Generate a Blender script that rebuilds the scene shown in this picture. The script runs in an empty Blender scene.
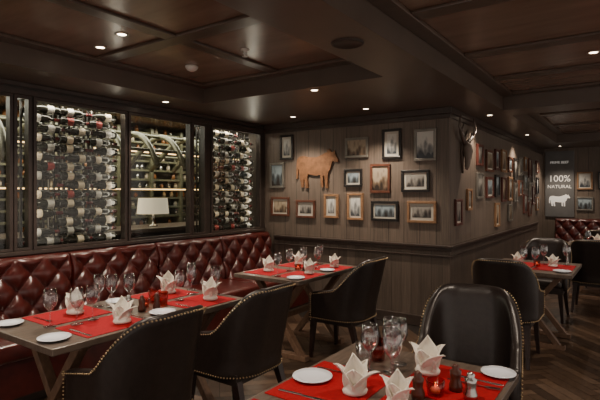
import bpy, bmesh, math, random
from mathutils import Vector, Matrix
random.seed(7)
S = bpy.context.scene
COL = S.collection
PI = math.pi

# ------------------------------------------------------------ materials
def lin(c):
    return tuple((v/255.0/12.92 if v/255.0 <= .04045 else ((v/255.0+.055)/1.055)**2.4) for v in c)+(1,)

def mat(name, rgb, rough=.5, metal=0, var=.15, scale=8, stretch=(1,1,1), bump=0, emit=0, coat=0, spec=.5):
    m = bpy.data.materials.new(name); m.use_nodes = True
    nt = m.node_tree; b = nt.nodes['Principled BSDF']
    c = lin(rgb)
    b.inputs['Roughness'].default_value = rough
    b.inputs['Metallic'].default_value = metal
    b.inputs['Coat Weight'].default_value = coat
    b.inputs['Coat Roughness'].default_value = .2
    b.inputs['Specular IOR Level'].default_value = spec
    tc = nt.nodes.new('ShaderNodeTexCoord'); mp = nt.nodes.new('ShaderNodeMapping')
    mp.inputs['Scale'].default_value = stretch
    nz = nt.nodes.new('ShaderNodeTexNoise'); nz.inputs['Scale'].default_value = scale; nz.inputs['Detail'].default_value = 5
    nt.links.new(tc.outputs['Object'], mp.inputs[0]); nt.links.new(mp.outputs[0], nz.inputs['Vector'])
    cr = nt.nodes.new('ShaderNodeValToRGB')
    cr.color_ramp.elements[0].position = .3; cr.color_ramp.elements[1].position = .7
    cr.color_ramp.elements[0].color = tuple(v*(1-var) for v in c[:3])+(1,)
    cr.color_ramp.elements[1].color = tuple(min(1, v*(1+var)) for v in c[:3])+(1,)
    nt.links.new(nz.outputs['Fac'], cr.inputs[0]); nt.links.new(cr.outputs[0], b.inputs['Base Color'])
    if bump:
        bp = nt.nodes.new('ShaderNodeBump'); bp.inputs['Strength'].default_value = bump; bp.inputs['Distance'].default_value = .01
        nt.links.new(nz.outputs['Fac'], bp.inputs['Height']); nt.links.new(bp.outputs[0], b.inputs['Normal'])
    if emit:
        b.inputs['Emission Color'].default_value = c; b.inputs['Emission Strength'].default_value = emit
    return m

def plank_wall(name, rgb, w=.14, rough=.45, amp=.35):
    """vertical boards: colour step per board, groove between boards, vertical grain"""
    m = bpy.data.materials.new(name); m.use_nodes = True
    nt = m.node_tree; N = nt.nodes; Lk = nt.links; b = N['Principled BSDF']
    b.inputs['Roughness'].default_value = rough
    tc = N.new('ShaderNodeTexCoord'); sp = N.new('ShaderNodeSeparateXYZ'); Lk.new(tc.outputs['Object'], sp.inputs[0])
    def M(op, a, bb=None):
        n = N.new('ShaderNodeMath'); n.operation = op
        for i, v in enumerate((a, bb)):
            if v is None: continue
            if isinstance(v, (int, float)): n.inputs[i].default_value = v
            else: Lk.new(v, n.inputs[i])
        return n.outputs[0]
    s = M('DIVIDE', M('ADD', sp.outputs[0], sp.outputs[1]), w)
    fl = M('FLOOR', s); fr = M('FRACT', s)
    wn = N.new('ShaderNodeTexWhiteNoise'); wn.noise_dimensions = '1D'; Lk.new(fl, wn.inputs['W'])
    mp = N.new('ShaderNodeMapping'); mp.inputs['Scale'].default_value = (16, 16, .7); Lk.new(tc.outputs['Object'], mp.inputs[0])
    nz = N.new('ShaderNodeTexNoise'); nz.inputs['Scale'].default_value = 5; nz.inputs['Detail'].default_value = 7
    Lk.new(mp.outputs[0], nz.inputs['Vector'])
    f = M('ADD', M('MULTIPLY', wn.outputs['Value'], amp), M('MULTIPLY', nz.outputs['Fac'], 1.2-amp))
    cr = N.new('ShaderNodeValToRGB'); c = lin(rgb)
    cr.color_ramp.elements[0].position = .2; cr.color_ramp.elements[1].position = .95
    cr.color_ramp.elements[0].color = tuple(v*.55 for v in c[:3])+(1,)
    cr.color_ramp.elements[1].color = tuple(v*1.4 for v in c[:3])+(1,)
    Lk.new(f, cr.inputs[0])
    g = M('GREATER_THAN', fr, .035)
    mx = N.new('ShaderNodeMixRGB'); mx.inputs[1].default_value = tuple(v*.3 for v in c[:3])+(1,)
    Lk.new(g, mx.inputs[0]); Lk.new(cr.outputs[0], mx.inputs[2]); Lk.new(mx.outputs[0], b.inputs['Base Color'])
    bp = N.new('ShaderNodeBump'); bp.inputs['Strength'].default_value = .5; bp.inputs['Distance'].default_value = .006
    Lk.new(M('ADD', g, M('MULTIPLY', nz.outputs['Fac'], .3)), bp.inputs['Height']); Lk.new(bp.outputs[0], b.inputs['Normal'])
    return m

def glass_mat(name, tint=(1,1,1,1), k=1.0, base=.03, p=3.0):
    m = bpy.data.materials.new(name); m.use_nodes = True
    nt = m.node_tree; nt.nodes.clear()
    o = nt.nodes.new('ShaderNodeOutputMaterial'); mx = nt.nodes.new('ShaderNodeMixShader')
    t = nt.nodes.new('ShaderNodeBsdfTransparent'); t.inputs[0].default_value = tint
    g = nt.nodes.new('ShaderNodeBsdfGlossy'); g.inputs['Roughness'].default_value = .08
    lw = nt.nodes.new('ShaderNodeLayerWeight'); lw.inputs[0].default_value = .5
    pw = nt.nodes.new('ShaderNodeMath'); pw.operation = 'POWER'; pw.inputs[1].default_value = p
    mt = nt.nodes.new('ShaderNodeMath'); mt.operation = 'MULTIPLY_ADD'; mt.inputs[1].default_value = k; mt.inputs[2].default_value = base; mt.use_clamp = True
    nt.links.new(lw.outputs['Facing'], pw.inputs[0]); nt.links.new(pw.outputs[0], mt.inputs[0]); nt.links.new(mt.outputs[0], mx.inputs[0])
    nt.links.new(t.outputs[0], mx.inputs[1]); nt.links.new(g.outputs[0], mx.inputs[2]); nt.links.new(mx.outputs[0], o.inputs[0])
    return m

def art_mat(name, dark, mid, light, seed):
    """printed photograph: dark ground, mid-tone figures / skyline, pale sky"""
    m = bpy.data.materials.new(name); m.use_nodes = True
    nt = m.node_tree; N = nt.nodes; b = N['Principled BSDF']; b.inputs['Roughness'].default_value = .35
    L = nt.links
    tc = N.new('ShaderNodeTexCoord'); mp = N.new('ShaderNodeMapping'); mp.inputs['Location'].default_value = (seed*3.1, seed, seed*1.7); mp.inputs['Scale'].default_value = (22, 1, 9)
    sp = N.new('ShaderNodeSeparateXYZ'); L.new(tc.outputs['Object'], sp.inputs[0]); L.new(tc.outputs['Object'], mp.inputs[0])
    v = N.new('ShaderNodeTexVoronoi'); v.inputs['Scale'].default_value = 1; L.new(mp.outputs[0], v.inputs['Vector'])
    nz = N.new('ShaderNodeTexNoise'); nz.inputs['Scale'].default_value = 2; nz.inputs['Detail'].default_value = 5; L.new(mp.outputs[0], nz.inputs['Vector'])
    a1 = N.new('ShaderNodeMath'); a1.operation = 'MULTIPLY_ADD'; a1.inputs[1].default_value = 2.6; a1.inputs[2].default_value = .12; L.new(sp.outputs[2], a1.inputs[0])
    a2 = N.new('ShaderNodeMath'); a2.operation = 'MULTIPLY_ADD'; a2.inputs[1].default_value = .5; L.new(v.outputs['Distance'], a2.inputs[0]); L.new(a1.outputs[0], a2.inputs[2])
    a3 = N.new('ShaderNodeMath'); a3.operation = 'MULTIPLY_ADD'; a3.inputs[1].default_value = .25; L.new(nz.outputs['Fac'], a3.inputs[0]); L.new(a2.outputs[0], a3.inputs[2])
    cr = N.new('ShaderNodeValToRGB'); e = cr.color_ramp.elements
    e[0].position = .22; e[0].color = lin(dark); e[1].position = .62; e[1].color = lin(light)
    n = e.new(.42); n.color = lin(mid)
    L.new(a3.outputs[0], cr.inputs[0]); L.new(cr.outputs[0], b.inputs['Base Color'])
    return m

M_wall = plank_wall('wood_panelling', (102, 90, 80), .19, amp=.2)
M_wain = plank_wall('wood_wainscot', (86, 75, 67), .12)
M_trim = mat('dark_trim', (60, 50, 45), .35, var=.2, scale=12)
M_frame = mat('window_frame_dark', (50, 43, 39), .35, var=.2, scale=12)
M_ceil = mat('ceiling_lacquer', (84, 69, 59), .3, var=.15, scale=3, stretch=(1, 6, 1))
M_panel = mat('ceiling_panel', (122, 97, 82), .24, var=.18, scale=2, stretch=(1, 5, 1))
M_sof = mat('soffit_paint', (88, 75, 66), .36, var=.1, scale=4)
M_leather = mat('oxblood_leather', (68, 21, 17), .28, var=.3, scale=14, bump=.15, coat=.35)
M_black = mat('black_leather', (38, 31, 29), .34, var=.2, scale=30, bump=.12)
M_leg = mat('chair_leg_wood', (40, 26, 22), .35)
M_nail = mat('brass_nail', (190, 165, 130), .3, metal=1)
M_table = mat('table_top_wood', (92, 80, 71), .3, var=.3, scale=9, stretch=(8, .8, 1), bump=.08)
M_trestle = mat('trestle_wood', (112, 86, 68), .5, var=.25, scale=12, stretch=(4, 4, 1))
M_red = mat('red_placemat', (150, 6, 20), .8, var=.12, scale=60, bump=.1, spec=.2)
M_white = mat('napkin_linen', (232, 226, 214), .85, var=.05, scale=20)
M_plate = mat('porcelain', (222, 226, 234), .15, var=.02)
M_steel = mat('steel', (190, 188, 185), .22, metal=1, var=.05)
M_rod = mat('rack_rod', (170, 165, 155), .3, metal=1, var=.05)
M_glass = glass_mat('drinking_glass', (.96, .97, .98, 1), 1.1, .10, 2.2)
M_rglass = glass_mat('red_tumbler_glass', (.80, .35, .28, 1), .8, .06)
M_pane = glass_mat('window_pane', (.95, .97, .95, 1), .5, .03)
M_bottle = mat('bottle_glass', (28, 28, 22), .12, var=.2)
M_lab = [mat('label_cream', (205, 190, 166), .6), mat('label_grey', (168, 164, 158), .6), mat('label_red', (135, 42, 38), .6)]
M_cap = mat('bottle_capsule', (92, 26, 28), .35)
M_copper = mat('copper_patina', (128, 90, 62), .5, metal=.25, var=.3, scale=18)
M_bone = mat('skull_bone', (120, 108, 98), .6, var=.2)
M_horn = mat('horn', (92, 80, 72), .45)
M_plaque = mat('skull_plaque', (84, 72, 64), .45)
M_spot = mat('lamp_lens', (255, 232, 200), .4, emit=16, var=0)
M_chrome = mat('spot_ring', (160, 150, 140), .3, metal=1)
M_wht = mat('white_plastic', (205, 200, 192), .5, var=.03)
M_candle = mat('tealight_flame', (255, 190, 110), .5, emit=4, var=0)
M_brownglass = mat('mill_brown', (75, 38, 26), .3)
M_board = mat('sign_board', (98, 98, 98), .5, var=.15, scale=3)
M_chalk_glow = mat('chalk_white_glow', (235, 232, 225), .6, emit=.25, var=.02)  # white chalk with a faint glow added to lift the sign
M_shade = mat('lamp_shade', (250, 232, 200), .7, emit=.5, var=.02)
M_warm = mat('cove_strip', (255, 205, 140), .5, emit=3, var=0)
M_back = mat('bar_back_wall', (96, 94, 80), .5, var=.4, scale=3, stretch=(1, 1, 5))
M_slat = mat('bar_slats', (112, 110, 88), .35, var=.3, scale=10, metal=.3)
M_fw = [mat('frame_oak', (140, 106, 76), .45, var=.2, scale=20), mat('frame_black', (30, 27, 26), .3), mat('frame_silver', (130, 126, 118), .35, metal=.6),
        mat('frame_walnut', (92, 54, 38), .4, var=.2, scale=20), mat('frame_red', (84, 42, 34), .4)]
M_mount = mat('picture_mount', (190, 186, 174), .7, var=.03)
M_art = [art_mat('photo_print_a', (25, 23, 22), (80, 76, 72), (150, 146, 138), 1), art_mat('photo_print_b', (40, 34, 30), (85, 95, 100), (150, 165, 172), 2),
         art_mat('photo_print_c', (45, 36, 30), (110, 92, 74), (165, 150, 128), 3), art_mat('photo_print_d', (60, 66, 72), (140, 142, 140), (205, 205, 198), 4)]

# ------------------------------------------------------------ helpers
def empty(name, loc=(0, 0, 0), rz=0):
    e = bpy.data.objects.new(name, None); e.empty_display_size = .1
    e.location = loc; e.rotation_euler = (0, 0, rz); COL.objects.link(e); return e

def link(name, me, mats, parent=None, smooth=False):
    for m_ in (mats if isinstance(mats, (list, tuple)) else [mats]): me.materials.append(m_)
    if smooth:
        for p in me.polygons: p.use_smooth = True
    o = bpy.data.objects.new(name, me); COL.objects.link(o)
    if parent: o.parent = parent
    return o

def pyobj(name, vs, fs, mats, parent=None, smooth=False, mi=None):
    me = bpy.data.meshes.new(name); me.from_pydata(vs, [], fs); me.update()
    o = link(name, me, mats, parent, smooth)
    if mi:
        for p, i in zip(me.polygons, mi): p.material_index = i
    bm = bmesh.new(); bm.from_mesh(me); bmesh.ops.recalc_face_normals(bm, faces=bm.faces[:]); bm.to_mesh(me); bm.free()
    return o

class Geo:
    """collects boxes / lathes / tubes into one mesh"""
    def __init__(s): s.v = []; s.f = []; s.mi = []
    def add(s, vs, fs, mi=0):
        n = len(s.v); s.v += [tuple(v) for v in vs]; s.f += [tuple(i+n for i in f) for f in fs]
        s.mi += (list(mi) if isinstance(mi, list) else [mi]*len(fs))
    def box(s, x0, x1, y0, y1, z0, z1, mi=0):
        s.add([(x0,y0,z0),(x1,y0,z0),(x1,y1,z0),(x0,y1,z0),(x0,y0,z1),(x1,y0,z1),(x1,y1,z1),(x0,y1,z1)],
              [(0,3,2,1),(4,5,6,7),(0,1,5,4),(1,2,6,5),(2,3,7,6),(3,0,4,7)], mi)
    def beam(s, a, b, w, h, mi=0, w2=None, h2=None, up=(0, 0, 1)):
        a = Vector(a); b = Vector(b); d = (b-a).normalized(); u = Vector(up)
        if abs(d.dot(u)) > .95: u = Vector((1, 0, 0))
        r = d.cross(u).normalized(); u = r.cross(d)
        vs = []
        for p, ww, hh in ((a, w, h), (b, w2 or w, h2 or h)):
            for sx, sy in ((-1,-1),(1,-1),(1,1),(-1,1)): vs.append(p+r*sx*ww/2+u*sy*hh/2)
        s.add(vs, [(0,3,2,1),(4,5,6,7),(0,1,5,4),(1,2,6,5),(2,3,7,6),(3,0,4,7)], mi)
    def lathe(s, prof, n=20, loc=(0, 0, 0), mi=0, M=None, close=True):
        vs = []; fs = []; ms = []
        for r, z in prof:
            for k in range(n):
                a = 2*PI*k/n; v = Vector((r*math.cos(a), r*math.sin(a), z))
                if M: v = M @ v
                vs.append(v+Vector(loc))
        for i in range(len(prof)-1):
            for k in range(n):
                fs.append((i*n+k, i*n+(k+1) % n, (i+1)*n+(k+1) % n, (i+1)*n+k)); ms.append(mi[i] if isinstance(mi, list) else mi)
        if close:
            fs.append(tuple(range(n))[::-1]); ms.append(ms[0]); fs.append(tuple((len(prof)-1)*n+k for k in range(n))); ms.append(ms[-2])
        s.add(vs, fs, ms)
    def tube(s, pts, rads, n=8, mi=0):
        pts = [Vector(p) for p in pts]; vs = []; fs = []
        for i, p in enumerate(pts):
            d = (pts[min(i+1, len(pts)-1)]-pts[max(i-1, 0)]).normalized()
            u = Vector((0, 0, 1)) if abs(d.z) < .9 else Vector((1, 0, 0))
            r = d.cross(u).normalized(); u = r.cross(d)
            for k in range(n):
                a = 2*PI*k/n; vs.append(p+(r*math.cos(a)+u*math.sin(a))*rads[i])
        for i in range(len(pts)-1):
            for k in range(n): fs.append((i*n+k, i*n+(k+1) % n, (i+1)*n+(k+1) % n, (i+1)*n+k))
        fs.append(tuple(range(n))); fs.append(tuple((len(pts)-1)*n+k for k in range(n)))
        s.add(vs, fs, mi)
    def obj(s, name, mats, parent=None, smooth=False, bevel=0):
        o = pyobj(name, s.v, s.f, mats, parent, smooth, s.mi)
        if bevel:
            b = o.modifiers.new('bevel', 'BEVEL'); b.width = bevel; b.segments = 2; b.limit_method = 'ANGLE'
        return o

def box(name, x0, x1, y0, y1, z0, z1, m, parent=None, bevel=0):
    g = Geo(); g.box(x0, x1, y0, y1, z0, z1); return g.obj(name, m, parent, bevel=bevel)

XA, YB, XC, YD = -4.29, 5.27, -1.70, 11.5
ZS, ZC = 2.44, 2.62
Y0 = -1.5; XR = 2.6

# ------------------------------------------------------------ floor (herringbone)
W, Lp = .09, .54
g = Geo(); g.box(-7.2, XR, Y0, YD, -.12, -.004, 0)
c45 = math.cos(PI/4)
for i in range(-140, 140):
    for j in range(-25, 25):
        bx, by = i*W+j*Lp, i*W-j*Lp
        for (x0, y0, x1, y1) in ((bx, by, bx+Lp, by+W), (bx, by+W, bx+W, by+W+Lp)):
            cx, cy = (x0+x1)/2, (y0+y1)/2
            wx, wy = (cx-cy)*c45-1, (cx+cy)*c45+5
            if not (XA+.2 < wx < XR-.3 and Y0+.3 < wy < YD-.2): continue
            if wx < XC+.25 and wy > YB-.25: continue
            e = .002; vs = []
            for (px, py) in ((x0+e, y0+e), (x1-e, y0+e), (x1-e, y1-e), (x0+e, y1-e)):
                vs.append(((px-py)*c45-1, (px+py)*c45+5, 0))
            g.add(vs, [(0, 1, 2, 3)], random.choice([1, 2, 3]))
Mf = [mat('floor_gap', (26, 20, 16), .5), mat('oak_dark_a', (72, 56, 44), .28, var=.25, scale=25, stretch=(1, 1, 1)),
      mat('oak_dark_b', (56, 43, 34), .28, var=.25, scale=25), mat('oak_dark_c', (86, 68, 54), .3, var=.25, scale=25)]
g.obj('floor', Mf)

# ------------------------------------------------------------ ceiling
g = Geo()
g.box(-7.2, XR, Y0, YD+.2, ZC+.0, ZC+.12, 1)
for b in ((XA, -3.76, Y0, YB), (-3.76, XC, 3.6, YB), (XC, -1.27, Y0, YD), (-1.27, XR, 5.83, 6.3), (-1.27, XR, 10.2, YD)):
    g.box(b[0], b[1], b[2], b[3], ZS, ZC, 0)
g.obj('ceiling', [M_sof, M_panel])
g = Geo()
def coffer(x0, x1, y0, y1, ys, xs):
    w, z = .12, ZC-.03
    g.box(x0, x0+w, y0, y1, z, ZC); g.box(x1-w, x1, y0, y1, z, ZC)
    g.box(x0+w, x1-w, y1-w, y1, z, ZC); g.box(x0+w, x1-w, y0, y0+w, z, ZC)
    for y in ys: g.box(x0+w, x1-w, y-.07, y+.07, z+.008, ZC)
    for x in xs: g.box(x-.06, x+.06, y0+w, y1-w, ZC-.02, ZC)
coffer(-3.76, XC, Y0+.1, 3.6, (.05, 1.2, 2.36), (-2.73,))
coffer(-1.27, XR, Y0+.1, 5.83, (.6, 1.8, 2.9, 4.0, 4.95), ())
coffer(-1.27, XR, 6.3, 10.2, (7.6, 8.9), ())
g.obj('trim_ceiling_coffers', M_ceil, bevel=.006)

# ------------------------------------------------------------ walls B, C, D
box('wall_back', XA-.3, XC, YB, YB+.15, 0, ZC, M_wall)
box('wall_right_return', XC-.15, XC, YB+.151, YD, 0, ZC, M_wall)
box('wall_far', XC-.15, XR, YD, YD+.15, 0, ZC, M_wall)
g = Geo()
g.box(-4.05, XC+.012, YB-.012, YB, .0, .9, 1)
g.box(XC, XC+.012, YB, YD-.8, 0, .9, 1)
g.obj('trim_wainscot', [M_trim, M_wain])
g = Geo()
for (o, z0, z1) in ((.03, .86, .90), (.05, .90, .925), (.035, .80, .815)):
    g.box(-4.1, XC+o, YB-o, YB-.0121, z0, z1); g.box(XC+.0121, XC+o, YB-.0121, YD-.8, z0, z1)
g.obj('trim_chair_rail', M_trim, bevel=.004)
g = Geo(); g.box(-3.4, XC+.03, YB-.03, YB-.0121, 0, .12); g.obj('baseboard_back', M_trim, bevel=.004)
g = Geo(); g.box(XC+.0121, XC+.03, YB-.01, YD-.8, 0, .12); g.obj('baseboard_right', M_trim, bevel=.004)
g = Geo()
for (o, z0, z1) in ((.03, ZS-.07, ZS-.001), (.015, ZS-.12, ZS-.07)):
    g.box(XA, XC+o, YB-o, YB-.0005, z0, z1); g.box(XC+.0005, XC+o, YB, YD-.01, z0, z1)
g.obj('trim_crown', M_trim, bevel=.004)

# ------------------------------------------------------------ wall A (window wall)
g = Geo()
T = XA-.07
g.box(T, XA, Y0, YB, 0, .98)             # below sill
g.box(T, XA, Y0, YB, 2.33, ZC)           # header
g.box(T, XA, Y0, -.2, .98, 2.33)
for (a, b) in ((.85, .93), (1.92, 1.97), (2.07, 2.13), (3.02, 3.08), (3.89, 3.94), (4.12, 4.25), (5.16, YB)):
    g.box(T, XA, a, b, .98, 2.33)
g.obj('wall_left', M_frame)
g = Geo()
g.box(XA-.01, XA+.06, Y0, YB-.06, .98, 1.01); g.box(XA+.0005, XA+.025, Y0, YB-.06, 2.33, 2.38); g.box(XA+.0005, XA+.015, Y0, YB-.06, 2.40, ZS-.001)
for (a, b) in ((-.2, .85), (.93, 1.92), (1.97, 2.07), (2.13, 3.02), (3.08, 3.89), (3.94, 4.12), (4.25, 5.16)):
    t = .022; x0, x1 = XA+.0005, XA+.014
    g.box(x0, x1, a-t, a+.006, 1.011, 2.33); g.box(x0, x1, b-.006, b+t, 1.011, 2.33)
    g.box(x0, x1, a, b, 2.30, 2.33); g.box(x0, x1, a, b, 1.011, 1.035)
g.obj('trim_window_casing', M_trim, bevel=.003)
for i, (a, b) in enumerate(((-.2, .85), (.93, 1.92), (1.97, 2.07), (3.08, 3.89), (3.94, 4.12))):
    box('window_%d' % (i+1), XA-.04, XA-.034, a, b, .98, 2.33, M_pane)

# wine racks: glazed cabinets standing just behind the wall frames
def bottle(g, x, y, z, flip, lab):
    prof = [(.02, 0), (.037, .004), (.039, .03), (.039, .062), (.0395, .064), (.0395, .125), (.039, .127), (.039, .19), (.030, .22), (.0165, .242), (.0155, .262), (.0165, .264), (.0165, .315)]
    prof = [(r, l-.155) for r, l in prof]
    mi = [0, 0, 0, 0, lab, lab, 0, 0, 0, 0, 4, 4]
    R = Matrix.Rotation(PI/2 if flip else -PI/2, 4, 'X')
    g.lathe(prof, 14, (x, y, z), mi, R)
XR0 = T-.004
def fill_strip(name, loc, sx, sy, en, rot, parent):  # narrow fill lamp, added for brightness rather than as a fixture
    l = bpy.data.lights.new(name, 'AREA'); l.shape = 'RECTANGLE'; l.size = sx; l.size_y = sy; l.energy = en; l.color = (1, .87, .70)
    o = bpy.data.objects.new(name, l); COL.objects.link(o); o.location = loc; o.rotation_euler = rot; o.parent = parent
for (a, b) in ((2.13, 3.02), (4.25, 5.16)):
    e = empty('wine_rack', (0, 0, 0))
    gb = Geo(); gr = Geo()
    pitch = (b-a)/3; NB = 15; dz = .0865; z00 = 1.055
    for c in range(3):
        yc = a+pitch*(c+.5)
        for k in range(NB):
            z = z00+k*dz
            if random.random() < .04: continue
            bottle(gb, XR0-.09, yc+random.uniform(-.010, .010), z, (c+k) % 2 == 0 if c != 1 else k % 3 == 0, random.choice([1, 1, 2, 2, 3]))
        for yy in (yc-.09, yc+.07):
            gr.beam((XR0-.135, yy, .985), (XR0-.135, yy, 2.325), .008, .008)
            for k in range(NB):
                z = z00+k*dz
                gr.beam((XR0-.14, yy, z-.042), (XR0-.045, yy, z-.042), .006, .006)
                gr.beam((XR0-.047, yy, z-.042), (XR0-.047, yy, z-.025), .006, .006)
    gb.obj('wine_bottles', [M_bottle]+M_lab+[M_cap], e, smooth=True)
    gr.obj('rack_rods', M_rod, e)
    box('rack_glass', XR0-.006, XR0-.001, a+.001, b-.001, 1.0, 2.32, M_pane, e)
    g = Geo(); x0, x1 = XR0-.22, XR0-.007
    g.box(x0, x1, a-.02, b+.02, .0, .98); g.box(x0, x1, a-.02, b+.02, 2.335, 2.355)
    yy = a
    while yy < b: g.box(XR0-.215, XR0-.20, yy, yy+.018, .98, 2.335); yy += .05
    g.obj('cabinet_shell', M_frame, e)
    fill_strip('cabinet_fill_top', (XR0-.035, (a+b)/2, 2.325), .03, b-a-.1, 4.5, (0, math.radians(8), 0), e)  # added fill lamps, top and sides, to brighten bottles and labels
    fill_strip('cabinet_led_side', (XR0-.03, a+.02, 1.65), 1.2, .03, 1.8, (math.radians(90), math.radians(90), 0), e)
    fill_strip('cabinet_fill_side_b', (XR0-.03, b-.02, 1.65), 1.2, .03, 1.8, (math.radians(-90), math.radians(90), 0), e)

# adjoining bar room seen through the glass
box('wall_bar_back', -7.2, -7.05, Y0, 7.5, 0, 3.0, M_back)
box('wall_bar_end', -7.05, T-.301, 7.35, 7.5, 0, 2.6, M_back)
e = empty('bar_shelving')
g = Geo()
for k in range(15):
    z = .35+k*.15; g.box(-6.75, -6.55, -.5, 7.2, z, z+.03)
for y in [ -.5+.62*i for i in range(13)]: g.box(-6.78, -6.52, y, y+.05, 0, 2.55)
g.obj('shelf_boards', M_slat, e)
g = Geo()
for k in range(15):
    z = .38+k*.15
    y = -.4
    while y < 7.1:
        if random.random() < .65:
            h = random.uniform(.07, .11); g.lathe([(.03, 0), (.032, h*.6), (.02, h*.8), (.022, h)], 8, (-6.62, y, z), random.choice([0, 1, 2]))
        y += random.uniform(.08, .2)
g.obj('shelf_glassware', [M_lab[0], M_steel, mat('amber_jar', (150, 95, 50), .2)], e, smooth=True)
g = Geo()
for z in (.93, 1.55, 2.15): g.box(-6.54, -6.52, -.5, 7.2, z, z+.018)
g.obj('shelf_light_strips', M_warm, e)
e = empty('bar_canopy')
g = Geo()
for k in range(15):
    y = .4+k*.45
    pts = [(-6.3+1.3*t, y+.12*math.sin(t*PI), 1.85+.45*math.sin(t*PI)) for t in [i/10 for i in range(11)]]
    g.tube(pts, [.04]*11, 8)
for t in (.15, .5, .85): g.tube([(-6.3+1.3*t, .3, 1.85+.45*math.sin(t*PI)), (-6.3+1.3*t, 6.9, 1.85+.45*math.sin(t*PI))], [.022]*2, 8)
for y in (1.2, 3.6, 6.0): g.tube([(-5.65, y, 2.3), (-5.65, y, ZC)], [.012]*2, 8)
g.obj('canopy_ribs', M_slat, e, smooth=True)
e = empty('bar_counter')
box('counter_body', -5.75, -5.15, .2, 6.6, 0, 1.0, M_trim, e); box('counter_top', -5.8, -5.1, .15, 6.65, 1.0, 1.05, M_table, e, .005)
for yy in (4.24, 1.75):
    e = empty('table_lamp', (-5.4, yy, 1.0505))
    g = Geo(); g.lathe([(.07, 0), (.07, .015), (.02, .03), (.012, .08), (.025, .12), (.012, .16), (.008, .30)], 16); g.obj('lamp_base', M_steel, e, True)
    g = Geo(); g.lathe([(.21, .17), (.19, .38)], 28, close=False); g.obj('shade', M_shade, e, True)

# ------------------------------------------------------------ tufted banquettes
def tufted(e, length, n_sec):
    """local: runs along +Y from 0..length, back against x=0, faces +X"""
    sec = length/n_sec
    vs = []; fs = []
    p, q = sec/8, .135
    for s_ in range(n_sec):
        ny, nz = 96, 40; a = s_*sec+.004; b = (s_+1)*sec-.004
        base = len(vs)
        for i in range(ny+1):
            for j in range(nz+1):
                y = a+(b-a)*i/ny; z = .44+.53*j/nz
                ed = min(i/ny, 1-i/ny)*(b-a); ez = (1-j/nz)*.53
                u = (y-a)/p*.5+(z-.42)/q*.5; v = (y-a)/p*.5-(z-.42)/q*.5
                d = (abs(math.sin(PI*u))*abs(math.sin(PI*v)))**.4
                fall = min(1, ez/.08)
                x = .145+.055*(d*fall+(1-fall)*.95)-.08*(z-.44)/.53+.03
                if ed < .03: x -= .03*(1-ed/.03)**2
                if ez < .05: x -= .05*(1-ez/.05)**2
                vs.append((x, y, z))
        for i in range(ny):
            for j in range(nz):
                k = base+i*(nz+1)+j; fs.append((k, k+nz+1, k+nz+2, k+1))
        k0 = len(vs)
        for i in range(ny+1): vs.append((.002, a+(b-a)*i/ny, .97))
        for i in range(ny):
            k = base+i*(nz+1)+nz; fs.append((k, k+nz+1, k0+i+1, k0+i))
        for ii in (0, ny):
            k1 = len(vs)
            for j in range(nz+1): vs.append((.002, a if ii == 0 else b, .44+.53*j/nz))
            for j in range(nz):
                k = base+ii*(nz+1)+j; fs.append((k, k+1, k1+j+1, k1+j))
    pyobj('tufted_back', vs, fs, M_leather, e, True)
    gb = Geo()
    for s_ in range(n_sec):
        a = s_*sec+.004
        for iu in range(-10, 24):
            for iv in range(-24, 24):
                yy = (iu+iv)*p; zz = (iu-iv)*q+.42
                if .03 < yy < sec-.04 and .47 < zz < .90:
                    xx = .145-.08*(zz-.44)/.53+.03
                    gb.lathe([(.002, -.002), (.011, 0), (.009, .008), (.001, .012)], 8, (xx, a+yy, zz), 0, Matrix.Rotation(PI/2, 4, 'Y'))
    gb.obj('tuft_buttons', M_leather, e, True)
    g = Geo()
    for s_ in range(n_sec):
        g.box(.10, .80, s_*sec+.003, (s_+1)*sec-.003, .34, .47)
    o = g.obj('seat_cushions', M_leather, e, True, bevel=.03); o.modifiers['bevel'].segments = 4
    box('seat_base', .05, .77, .005, length-.005, .08, .34, M_leather, e, .006)
    box('plinth', .05, .70, .005, length-.005, 0, .08, M_trim, e)
e = empty('banquette_bench', (XA+.002, -.47, 0)); tufted(e, 5.7, 6)
e = empty('banquette_bench', (XC+.25, YD-.002, 0), -PI/2); tufted(e, 3.6, 4)

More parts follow.
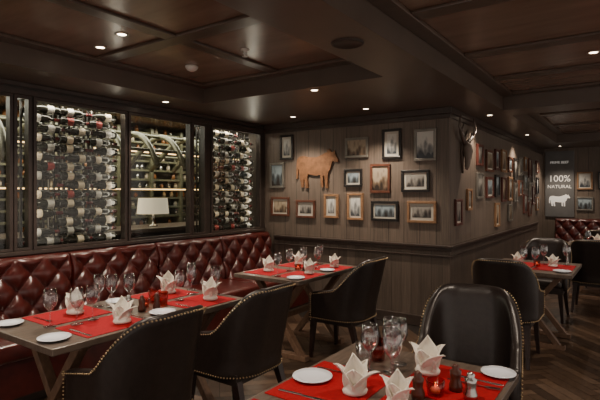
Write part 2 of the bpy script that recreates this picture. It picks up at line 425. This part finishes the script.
# ------------------------------------------------------------ chairs
def chair_meshes():
    hw, xb, xf, r = .275, -.27, .20, .20
    half = []
    for i in range(9): half.append((xf+(xb+r-xf)*i/8, -hw))
    for i in range(1, 12):
        a = PI/2*i/12; half.append((xb+r-r*math.sin(a), -hw+r-r*math.cos(a)))
    for i in range(5): half.append((xb, (-hw+r)*(1-i/5)))
    path = half+[(xb, 0)]+[(x, -y) for x, y in half[::-1]]
    n = len(path); nz = 10
    def top(x, y):
        t = max(0, min(1, (-.01-x)/.25)); t = t*t*(3-2*t)
        return .645+.275*t+(.012*(1-(y/.25)**2) if abs(y) < .25 and x < -.2 else 0)-.04*max(0, x)/.2
    def P(i, j):
        x, y = path[i]; tp = top(x, y); z = .36+(tp-.36)*j/nz
        s = (z-.45)
        wx = max(0, min(1, -x/.27))
        fx = x-wx*.20*max(0, s)-.04*max(0, s)
        fy = y*(1+.12*max(0, s)*(.3+.7*wx)) if s > 0 else y*(1+.12*s)
        return (fx, fy, z)
    vs = []; fs = []
    th = .05
    def inn(i):
        a = path[max(i-1, 0)]; b = path[min(i+1, n-1)]
        d = Vector((b[0]-a[0], b[1]-a[1])).normalized(); nn = Vector((d.y, -d.x))
        c = Vector((.05-path[i][0], -path[i][1]))
        return nn if nn.dot(c) > 0 else -nn
    for i in range(n):
        nn = inn(i)
        for j in range(nz+1): vs.append(P(i, j))
        for j in range(nz, -1, -1):
            p = P(i, j); t_ = th*(1.15 if 0 < j < nz else 1.0)
            vs.append((p[0]+nn.x*t_, p[1]+nn.y*t_, p[2]))
    m = 2*(nz+1)
    for i in range(n-1):
        for k in range(m):
            a = i*m+k; b = i*m+(k+1) % m; fs.append((a, b, b+m, a+m))
    fs.append(tuple(range(m))); fs.append(tuple((n-1)*m+k for k in range(m)))
    shell = bpy.data.meshes.new('chair_shell'); shell.from_pydata(vs, [], fs)
    bm = bmesh.new(); bm.from_mesh(shell); bmesh.ops.recalc_face_normals(bm, faces=bm.faces[:]); bm.to_mesh(shell); bm.free()
    for p in shell.polygons: p.use_smooth = True
    shell.materials.append(M_black)
    g = Geo()
    def nail(p):
        g.lathe([(.0015, -.005), (.0052, -.003), (.0058, 0), (.0052, .003), (.0015, .005)], 6, p)
    rim = []
    for i in range(n):
        p = Vector(P(i, nz)); nn = inn(i); rim.append(p+Vector((-nn.x*.003, -nn.y*.003, -.018)))
    low = [Vector(P(i, 0))+Vector((-inn(i).x*.003, -inn(i).y*.003, .02)) for i in range(n)]
    fa = [Vector(P(0, j))+Vector((-.012, -.003, 0)) for j in range(nz+1)]; fb = [Vector(P(n-1, j))+Vector((-.012, .003, 0)) for j in range(nz+1)]
    for line in (rim, low, fa, fb):
        acc = 0; nail(line[0])
        for a, b in zip(line, line[1:]):
            L_ = (b-a).length; t = .02-acc
            while t < L_:
                nail(a+(b-a)*t/L_); t += .02
            acc = L_-(t-.02)
    nails = bpy.data.meshes.new('nails'); nails.from_pydata(g.v, [], g.f); nails.materials.append(M_nail)
    g = Geo(); g.box(-.215, .25, -.22, .22, .40, .485)
    seat = bpy.data.meshes.new('seat'); seat.from_pydata(g.v, [], g.f); seat.materials.append(M_black)
    g = Geo(); g.box(-.21, .235, -.23, .23, .33, .40)
    base = bpy.data.meshes.new('apron'); base.from_pydata(g.v, [], g.f); base.materials.append(M_black)
    g = Geo()
    for sx, sy in ((1, 1), (1, -1), (-1, 1), (-1, -1)):
        g.beam((.20 if sx > 0 else -.19, .20*sy, .345), (.215 if sx > 0 else -.30, .225*sy, 0), .048, .048, 0, .026, .026)
    legs = bpy.data.meshes.new('legs'); legs.from_pydata(g.v, [], g.f); legs.materials.append(M_leg)
    return shell, nails, seat, base, legs
CM = chair_meshes()
def chair(x, y, rz):
    e = empty('dining_chair', (x, y, 0), rz)
    for nm, me in zip(('back_shell', 'nailhead_trim', 'seat', 'apron', 'legs'), CM):
        o = bpy.data.objects.new(nm, me); COL.objects.link(o); o.parent = e
        if nm == 'back_shell':
            s = o.modifiers.new('sub', 'SUBSURF'); s.levels = 1; s.render_levels = 1
        if nm == 'seat':
            b = o.modifiers.new('bev', 'BEVEL'); b.width = .03; b.segments = 4
chair(-2.20, 1.60, PI)
chair(-2.20, 2.40, PI)
chair(-2.25, 3.92, PI)
chair(-.79, 2.76, -PI/2+.18)
chair(-1.00, 4.78, PI/2)
chair(-.95, 6.50, -PI/2)
chair(-.47, 7.25, PI/2)
chair(-.47, 9.2, PI/2)

# ------------------------------------------------------------ tables
def table(x0, x1, y0, y1):
    cx, cy = (x0+x1)/2, (y0+y1)/2; w, l = x1-x0, y1-y0
    e = empty('dining_table', (cx, cy, 0))
    g = Geo()
    g.box(-w/2, w/2, -l/2, l/2, .715, .75)
    g.obj('table_top', M_table, e, bevel=.004)
    g = Geo()
    for sy in (-1, 1):
        y = sy*(l/2-.22)
        g.beam((-.26, y, .02), (.26, y, .69), .05, .06, up=(0, 1, 0)); g.beam((.26, y, .02), (-.26, y, .69), .049, .059, up=(0, 1, 0))
        g.box(-.30, .30, y-.03, y+.03, .675, .714); g.box(-.31, .31, y-.035, y+.035, 0, .045)
    g.box(-.025, .025, -(l/2-.22), l/2-.22, .33, .38)
    g.obj('trestle_legs', M_trestle, e, bevel=.004)
table(-3.06, -2.30, 1.22, 2.62)
table(-3.10, -2.36, 3.35, 4.42)
table(-1.17, -.41, .95, 2.17)
table(-1.28, -.50, 5.02, 5.92)
table(-.90, -.15, 7.75, 8.7)

ZT = .7502; ZI = .7535
def placemat(x, y, rz=0, a=.42, b=.30):
    e = empty('red_placemat', (x, y, ZT), rz); box('mat_cloth', -a/2, a/2, -b/2, b/2, 0, .003, M_red, e)
def lathe_obj(name, part, prof, m, x, y, n=24, z=ZI, close=True):
    e = empty(name, (x, y, z)); g = Geo(); g.lathe(prof, n, (0, 0, 0), 0, None, close); g.obj(part, m, e, True); return e
def plate(x, y, s=1):
    lathe_obj('side_plate', 'plate_body', [(.001, .004), (.045*s, .004), (.055*s, .008), (.08*s, .014), (.081*s, .011), (.05*s, .0), (.001, .0)], M_plate, x, y, 32)
def wine_glass(x, y, h=.21):
    k = h/.21
    prof = [(.001, .002), (.034, .002), (.034, .004), (.008, .008), (.004, .02), (.004, .085*k), (.012, .093*k), (.030, .115*k), (.038, .14*k), (.037, .17*k), (.031, .21*k),
            (.030, .21*k), (.036, .17*k), (.037, .14*k), (.029, .117*k), (.010, .096*k), (.001, .094*k)]
    lathe_obj('wine_glass', 'glass_body', prof, M_glass, x, y, 24, close=False)
def tumbler(x, y, red=False):
    lathe_obj('water_tumbler', 'tumbler_body', [(.001, .001), (.030, .001), (.036, .09), (.0345, .09), (.0285, .008), (.001, .008)], M_rglass if red else M_glass, x, y, 24, close=False)
def candle(x, y):
    e = lathe_obj('tealight_holder', 'holder_glass', [(.001, .001), (.03, .001), (.034, .055), (.032, .055), (.028, .006), (.001, .006)], M_rglass, x, y, 20, close=False)
    g = Geo(); g.lathe([(.018, .008), (.018, .024), (.003, .026)], 12); g.obj('wax', M_white, e, True)
    g = Geo(); g.lathe([(.001, .026), (.004, .032), (.001, .045)], 10); g.obj('candle_flame', M_candle, e, True)
def mill(x, y, m):
    lathe_obj('pepper_mill', 'mill_body', [(.024, 0), (.025, .02), (.018, .04), (.02, .06), (.022, .075), (.012, .08), (.015, .09), (.006, .10)], m, x, y, 16)
def napkin(x, y, rz, s=1.0, z=ZI):
    """linen napkin folded into pointed, drooping leaves rising from a wrapped base"""
    e = empty('folded_napkin', (x, y, z), rz)
    specs = ((0.0, .10, .15, .056), (1.2, .55, .135, .052), (2.6, .40, .12, .052), (3.9, .75, .13, .05), (5.1, .5, .135, .052))
    for k, (yaw, lean, H, wd) in enumerate(specs):
        vs = []; fs = []; na, nr = 8, 12
        for j in range(nr+1):
            t = j/nr
            w_ = wd*(.5+1.5*t*(1-t)+.1)*(1-t**3)+.001
            z_ = .006+H*(t-.35*lean*t**3)
            out = .010+lean*H*t**1.5*.95
            for i in range(na+1):
                q = (i/na-.5)*2
                px = q*w_; py = out+.020*(1-abs(q))*(1-.4*t)-.010+.004*math.sin(q*7+k)*t
                c_, s_ = math.cos(yaw), math.sin(yaw)
                vs.append(((px*c_-py*s_)*s, (px*s_+py*c_)*s, z_*s))
        for j in range(nr):
            for i in range(na):
                q = j*(na+1)+i; fs.append((q, q+1, q+na+2, q+na+1))
        o = pyobj('linen_fold_%d' % (k+1), vs, fs, M_white, e, True)
        sm = o.modifiers.new('thick', 'SOLIDIFY'); sm.thickness = .0025; sm.offset = 0
    g = Geo(); g.lathe([(.02, 0), (.040, .003), (.043, .014), (.034, .03), (.020, .045)], 18)
    g.v = [(v[0]*s*1.2, v[1]*s, v[2]*s) for v in g.v]; g.obj('wrapped_base', M_white, e, True)
def cutlery(x, y, rz):
    e = empty('table_knife', (x, y, ZI), rz)
    g = Geo(); g.box(-.10, 0, -.006, .006, 0, .004); g.add([(0, -.006, 0), (.09, -.009, 0), (.11, 0, 0), (.105, .006, 0), (0, .006, 0), (0, -.006, .002), (.09, -.009, .002), (.11, 0, .002), (.105, .006, .002), (0, .006, .002)],
        [(4,3,2,1,0), (5,6,7,8,9), (0,1,6,5), (1,2,7,6), (2,3,8,7), (3,4,9,8), (4,0,5,9)]); g.obj('knife_body', M_steel, e, bevel=.001)
def fork(x, y, rz):
    e = empty('table_fork', (x, y, ZI), rz); g = Geo()
    g.beam((-.10, 0, .002), (.04, 0, .004), .010, .003, w2=.005); g.beam((.04, 0, .004), (.06, 0, .004), .005, .003, w2=.022)
    for k in range(4): g.beam((.058, -.0095+k*.0063, .004), (.10, -.0095+k*.0063, .006), .003, .0025)
    g.obj('fork_body', M_steel, e)

# table 1
for (x, y) in ((-2.87, 1.62), (-2.87, 2.35), (-2.49, 1.62), (-2.49, 2.35)): placemat(x, y, 0, .32, .40)
napkin(-2.86, 1.66, .5, 1.05); napkin(-2.88, 2.40, .9, 1.1); napkin(-2.46, 2.42, .2, 1.05); napkin(-2.44, 1.70, 1.1, 1.0)
plate(-2.45, 1.31); plate(-2.93, 1.31, .9); plate(-2.93, 2.00, .9); plate(-2.43, 1.98)
for p in ((-2.84, 1.90), (-2.78, 1.99), (-2.62, 1.53), (-2.83, 2.58), (-2.62, 2.28), (-2.70, 1.42), (-2.55, 2.56), (-2.64, 1.64), (-2.72, 2.48), (-2.92, 1.86)): wine_glass(*p)
candle(-2.66, 2.02); mill(-2.58, 1.94, M_brownglass); mill(-2.66, 1.90, M_steel); tumbler(-2.72, 2.14, True); tumbler(-2.60, 2.12, True); mill(-2.56, 2.04, M_brownglass)
cutlery(-2.45, 1.45, 0); fork(-2.48, 1.83, 0); cutlery(-2.45, 2.19, 0); fork(-2.88, 1.47, 0)
# table 2
for (x, y) in ((-2.9, 3.62), (-2.9, 4.14), (-2.53, 3.62), (-2.53, 4.14)): placemat(x, y, 0, .32, .36)
napkin(-2.9, 3.62, .3, 1); napkin(-2.92, 4.15, .8, .9); napkin(-2.50, 3.72, .1, .95); napkin(-2.52, 4.2, .1, .9)
for p in ((-2.75, 3.75), (-2.72, 3.95), (-2.62, 4.05), (-2.75, 4.3), (-2.66, 3.45)): wine_glass(*p)
plate(-2.46, 3.45); plate(-2.46, 3.97, .9); candle(-2.72, 3.85); mill(-2.66, 3.88, M_brownglass)
# front table
placemat(-.98, 1.62, 0, .34, .42); placemat(-.60, 1.90, 0, .34, .36); placemat(-.60, 1.45, 0, .34, .40); placemat(-.98, 1.15, 0, .34, .4)
plate(-1.08, 1.63); plate(-.475, 2.10, .85)
wine_glass(-.85, 1.88, .225); wine_glass(-.80, 1.78, .21); wine_glass(-.92, 1.82, .2); wine_glass(-.86, 1.98, .2)
tumbler(-.96, 1.98, True); tumbler(-.99, 1.90)
napkin(-.72, 1.95, .3, 1.0); napkin(-.87, 1.60, .9, .95); napkin(-.70, 1.60, .4, .8)
candle(-.62, 1.76); mill(-.57, 1.84, M_brownglass); mill(-.50, 1.79, M_steel); mill(-.66, 1.69, M_brownglass)
cutlery(-.54, 1.99, 0); fork(-1.03, 1.745, 0); cutlery(-1.02, 1.47, .1); fork(-.53, 1.93, 0)
# far tables
placemat(-1.06, 5.45, 0, .34, .5); placemat(-.70, 5.45, 0, .34, .5)
napkin(-.72, 5.5, .3, .85); napkin(-1.05, 5.5, .3, .85)
for p in ((-.85, 5.3), (-.82, 5.62), (-.95, 5.25), (-.62, 5.7)): wine_glass(*p)
plate(-.60, 5.18); candle(-.86, 5.45)
placemat(-.5, 8.2, 0, .4, .5); napkin(-.5, 8.3, .2); wine_glass(-.6, 8.0); wine_glass(-.4, 8.05)

# ------------------------------------------------------------ picture frames
def picture(p, u, w, h, fw, art, fm, mount=.0):
    """p centre on wall, u = unit vec along wall (room side is local -y)"""
    rz = math.atan2(u[1], u[0])
    e = empty('picture_frame', p, rz)
    g = Geo(); d = .028
    y0, y1 = -.001-d, -.001
    g.box(-w/2, w/2, y0, y1, h/2-fw, h/2); g.box(-w/2, w/2, y0, y1, -h/2, -h/2+fw)
    g.box(-w/2, -w/2+fw, y0, y1, -h/2+fw, h/2-fw); g.box(w/2-fw, w/2, y0, y1, -h/2+fw, h/2-fw)
    g.obj('frame', fm, e, bevel=.004)
    iw, ih = w-2*fw, h-2*fw
    box('mount', -iw/2, iw/2, -.012, -.002, -ih/2, ih/2, M_mount, e)
    m_ = mount
    box('print', -iw/2+m_, iw/2-m_, -.0135, -.0121, -ih/2+m_, ih/2-m_, art, e)
B = [(-4.011,-3.792,2.283,1.946,1,3,.03),(-4.184,-3.942,1.911,1.569,2,1,.0),(-4.167,-3.858,1.445,1.186,3,2,.02),(-3.743,-3.441,1.408,1.171,3,0,.03),
     (-3.303,-3.095,1.487,1.183,0,3,.03),(-2.966,-2.744,1.5,1.169,0,3,.02),(-3.009,-2.758,1.795,1.574,1,1,.02),(-2.994,-2.677,2.177,1.93,2,2,.0),
     (-2.493,-2.253,2.249,1.898,1,3,.03),(-2.096,-1.84,2.219,1.859,2,3,.0),(-2.65,-2.391,1.845,1.5,3,2,.0),(-2.253,-1.92,1.762,1.511,1,0,.03),
     (-2.637,-2.29,1.405,1.169,1,1,.02),(-2.18,-1.84,1.41,1.162,0,0,.03)]
for (x0, x1, z1, z0, fm, ar, mo) in B:
    picture(((x0+x1)/2, YB, (z0+z1)/2), (1, 0), x1-x0, z1-z0, .03, M_art[ar], M_fw[fm], mo)
y = 6.25
while y < 10.9:
    z = 2.17-random.uniform(0, .12); wmax = random.uniform(.26, .42)
    while z > 1.3:
        h = random.uniform(.24, .38); w = random.uniform(.24, wmax)
        if z-h < 1.0: break
        picture((XC, y+wmax/2, z-h/2), (0, 1), w, h, .03, random.choice(M_art), random.choice(M_fw), random.choice([0, .02]))
        z -= h+random.uniform(.05, .1)
    y += wmax+.10
for (yy, z, w, h, fm) in ((5.55, 1.28, .24, .3, 4), (5.98, 1.42, .2, .26, 0)):
    picture((XC, yy, z), (0, 1), w, h, .03, M_art[0], M_fw[fm], .02)

# ------------------------------------------------------------ copper cow silhouette
def cow(name, p, w, h, m, th=.02):
    e = empty(name, p)
    P = [(.02,.56),(.035,.74),(.09,.83),(.2,.84),(.34,.80),(.5,.79),(.62,.84),(.71,.90),(.76,.90),(.75,.98),(.79,.93),(.80,1.0),(.84,.92),(.89,.90),(.92,.95),(.93,.88),
         (.97,.78),(1.0,.70),(.985,.65),(.93,.66),(.88,.68),(.85,.60),(.82,.47),(.77,.39),(.765,.25),(.76,.13),(.775,.0),(.71,.0),(.705,.14),(.695,.30),(.665,.33),
         (.655,.15),(.665,.02),(.61,.02),(.605,.16),(.60,.33),(.50,.32),(.38,.34),(.31,.37),(.285,.28),(.30,.16),(.31,.0),(.245,.0),(.235,.14),(.20,.28),(.195,.14),(.20,.02),
         (.14,.02),(.125,.16),(.10,.30),(.085,.44),(.06,.55),(.055,.40),(.05,.26),(.02,.24),(.01,.38)]
    n = len(P); vs = [((a-.5)*w, -.004, (b-.5)*h) for a, b in P]+[((a-.5)*w, -.004-th, (b-.5)*h) for a, b in P]
    fs = [tuple(range(n)), tuple(range(2*n-1, n-1, -1))]+[(i, (i+1) % n, n+(i+1) % n, n+i) for i in range(n)]
    me = bpy.data.meshes.new('cow'); me.from_pydata(vs, [], fs)
    bm = bmesh.new(); bm.from_mesh(me); bmesh.ops.recalc_face_normals(bm, faces=bm.faces[:])
    bmesh.ops.triangulate(bm, faces=[f for f in bm.faces if len(f.verts) > 4]); bm.to_mesh(me); bm.free()
    link('cow_silhouette', me, m, e); return e
cow('cow_wall_art', (-3.42, YB, 1.815), .65, .50, M_copper)

# ------------------------------------------------------------ mounted horned skull on corridor wall
e = empty('mounted_horned_skull', (XC, 5.72, 2.0)); e.scale = (1.15, 1.2, 1.15)
g = Geo()
g.add([(.001, -.04, .06), (.001, .04, .06), (.001, .05, -.05), (.001, 0, -.24), (.001, -.05, -.05), (.02, -.04, .06), (.02, .04, .06), (.02, .05, -.05), (.02, 0, -.24), (.02, -.05, -.05)],
      [(0, 1, 2, 3, 4), (9, 8, 7, 6, 5), (0, 1, 6, 5), (1, 2, 7, 6), (2, 3, 8, 7), (3, 4, 9, 8), (4, 0, 5, 9)])
g.obj('plaque', M_plaque, e, bevel=.005)
g = Geo(); g.tube([(.04, 0, .08), (.055, 0, .04), (.065, 0, -.02), (.062, 0, -.10), (.055, 0, -.17), (.045, 0, -.20)], [.02, .045, .048, .030, .024, .013], 12)
g.obj('skull', M_bone, e, True)
g = Geo()
for s_ in (-1, 1):
    g.tube([(.04, .03*s_, .06), (.045, .10*s_, .10), (.055, .20*s_, .15), (.06, .26*s_, .21), (.06, .25*s_, .28), (.055, .20*s_, .345)], [.022, .020, .017, .014, .010, .003], 10)
    g.tube([(.055, .20*s_, .15), (.07, .19*s_, .21), (.075, .17*s_, .26)], [.014, .010, .003], 8)
    g.tube([(.045, .10*s_, .10), (.07, .095*s_, .15), (.08, .08*s_, .19)], [.014, .010, .003], 8)
g.obj('antlers', M_horn, e, True)

# ------------------------------------------------------------ sign on far wall
e = empty('butcher_sign', (-1.38, YD, 0))
box('board', -.27, .27, -.03, -.001, 1.0, 2.38, M_board, e, .004)
def text(body, x, z, size, parent):
    c = bpy.data.curves.new('lettering', 'FONT'); c.body = body; c.size = size; c.align_x = 'CENTER'; c.extrude = .002
    o = bpy.data.objects.new('lettering', c); COL.objects.link(o); o.parent = parent; o.location = (x, -.033, z); o.rotation_euler = (PI/2, 0, 0); c.materials.append(M_chalk_glow)
text('100%', 0, 1.74, .19, e); text('NATURAL', 0, 1.60, .10, e); text('PRIME BEEF', 0, 2.12, .07, e)
c2 = cow('tmp', (0, 0, 0), .40, .26, M_chalk_glow, .003); ch = c2.children[0]; ch.parent = e; ch.location = (0, -.028, 1.35); bpy.data.objects.remove(c2)
picture((-.92, YD, 1.75), (1, 0), .28, .36, .03, M_art[3], M_fw[0], .02)
picture((-.55, YD, 1.75), (1, 0), .28, .36, .03, M_art[0], M_fw[1], .02)
picture((-.92, YD, 1.28), (1, 0), .3, .28, .03, M_art[1], M_fw[2], .0)

# ------------------------------------------------------------ downlights, detector, sprinkler, speaker
def spot(x, y, z, en, size=1.9):
    e = empty('recessed_downlight', (x, y, z))
    g = Geo(); g.lathe([(.032, -.001), (.034, -.006), (.048, -.005), (.05, -.0005)], 24, close=False); g.obj('ring', M_chrome, e, True)
    g = Geo(); g.lathe([(.001, -.003), (.031, -.0025)], 20, close=False); g.obj('lens', M_spot, e)
    l = bpy.data.lights.new('bulb', 'SPOT'); l.energy = en*1.45; l.color = (1, .83, .66); l.spot_size = size; l.spot_blend = .7; l.shadow_soft_size = .04
    o = bpy.data.objects.new('bulb', l); COL.objects.link(o); o.parent = e; o.location = (0, 0, -.03)
for p in ((-3.39, 2.17, ZC, 60), (-2.99, 2.08, ZC, 60), (-2.43, 3.70, ZS, 60), (-2.50, 4.85, ZS, 65), (-3.5, 4.85, ZS, 65), (-1.48, 6.1, ZS, 42), (-1.48, 8.5, ZS, 55),
          (-4.0, 3.3, ZS, 26), (-4.0, 1.2, ZS, 26), (-1.0, 1.2, ZC, 60), (-2.2, .6, ZC, 60), (-.3, 4.5, ZC, 55), (-.8, 7.0, ZC, 50), (-.4, 9.6, ZC, 50), (-1.3, 10.9, ZS, 55), (-.1, 2.5, ZC, 50)):
    spot(*p)
e = empty('smoke_detector', (-3.24, 2.96, ZC)); g = Geo(); g.lathe([(.055, 0), (.055, -.015), (.04, -.035), (.02, -.045), (.002, -.046)], 24); g.obj('detector_body', M_wht, e, True)
e = empty('ceiling_sprinkler', (-2.52, 2.85, ZC)); g = Geo(); g.lathe([(.035, 0), (.033, -.008), (.012, -.01), (.01, -.03), (.016, -.035), (.006, -.04), (.006, -.055), (.022, -.056), (.022, -.059)], 18); g.obj('sprinkler_head', M_wht, e, True)
e = empty('ceiling_speaker', (-1.50, 2.66, ZS)); g = Geo(); g.lathe([(.001, -.006), (.085, -.006), (.088, -.012), (.10, -.010), (.105, -.0005)], 32, close=False); g.obj('speaker_grille', mat('speaker_grille', (58, 50, 45), .5), e, True)

def area(name, loc, size, en, color=(1, .86, .72), rot=(0, 0, 0), sy=None):
    l = bpy.data.lights.new(name, 'AREA'); l.energy = en; l.size = size; l.color = color
    if sy: l.shape = 'RECTANGLE'; l.size_y = sy
    o = bpy.data.objects.new(name, l); COL.objects.link(o); o.location = loc; o.rotation_euler = rot
area('bar_room_light', (-5.9, 3.2, 2.55), 1.0, 120, (1, .93, .76), sy=6)

w = bpy.data.worlds.new('world'); S.world = w; w.use_nodes = True
bg = w.node_tree.nodes['Background']; bg.inputs[0].default_value = (1, .87, .76, 1); bg.inputs[1].default_value = .85

# ------------------------------------------------------------ camera
cd = bpy.data.cameras.new('cam'); cd.sensor_width = 36; cd.lens = 36*485/600; cd.shift_y = -7/600; cd.clip_start = .05
co = bpy.data.objects.new('camera', cd); COL.objects.link(co); co.location = (0, 0, 1.5); co.rotation_euler = (PI/2, 0, math.radians(35))
S.camera = co
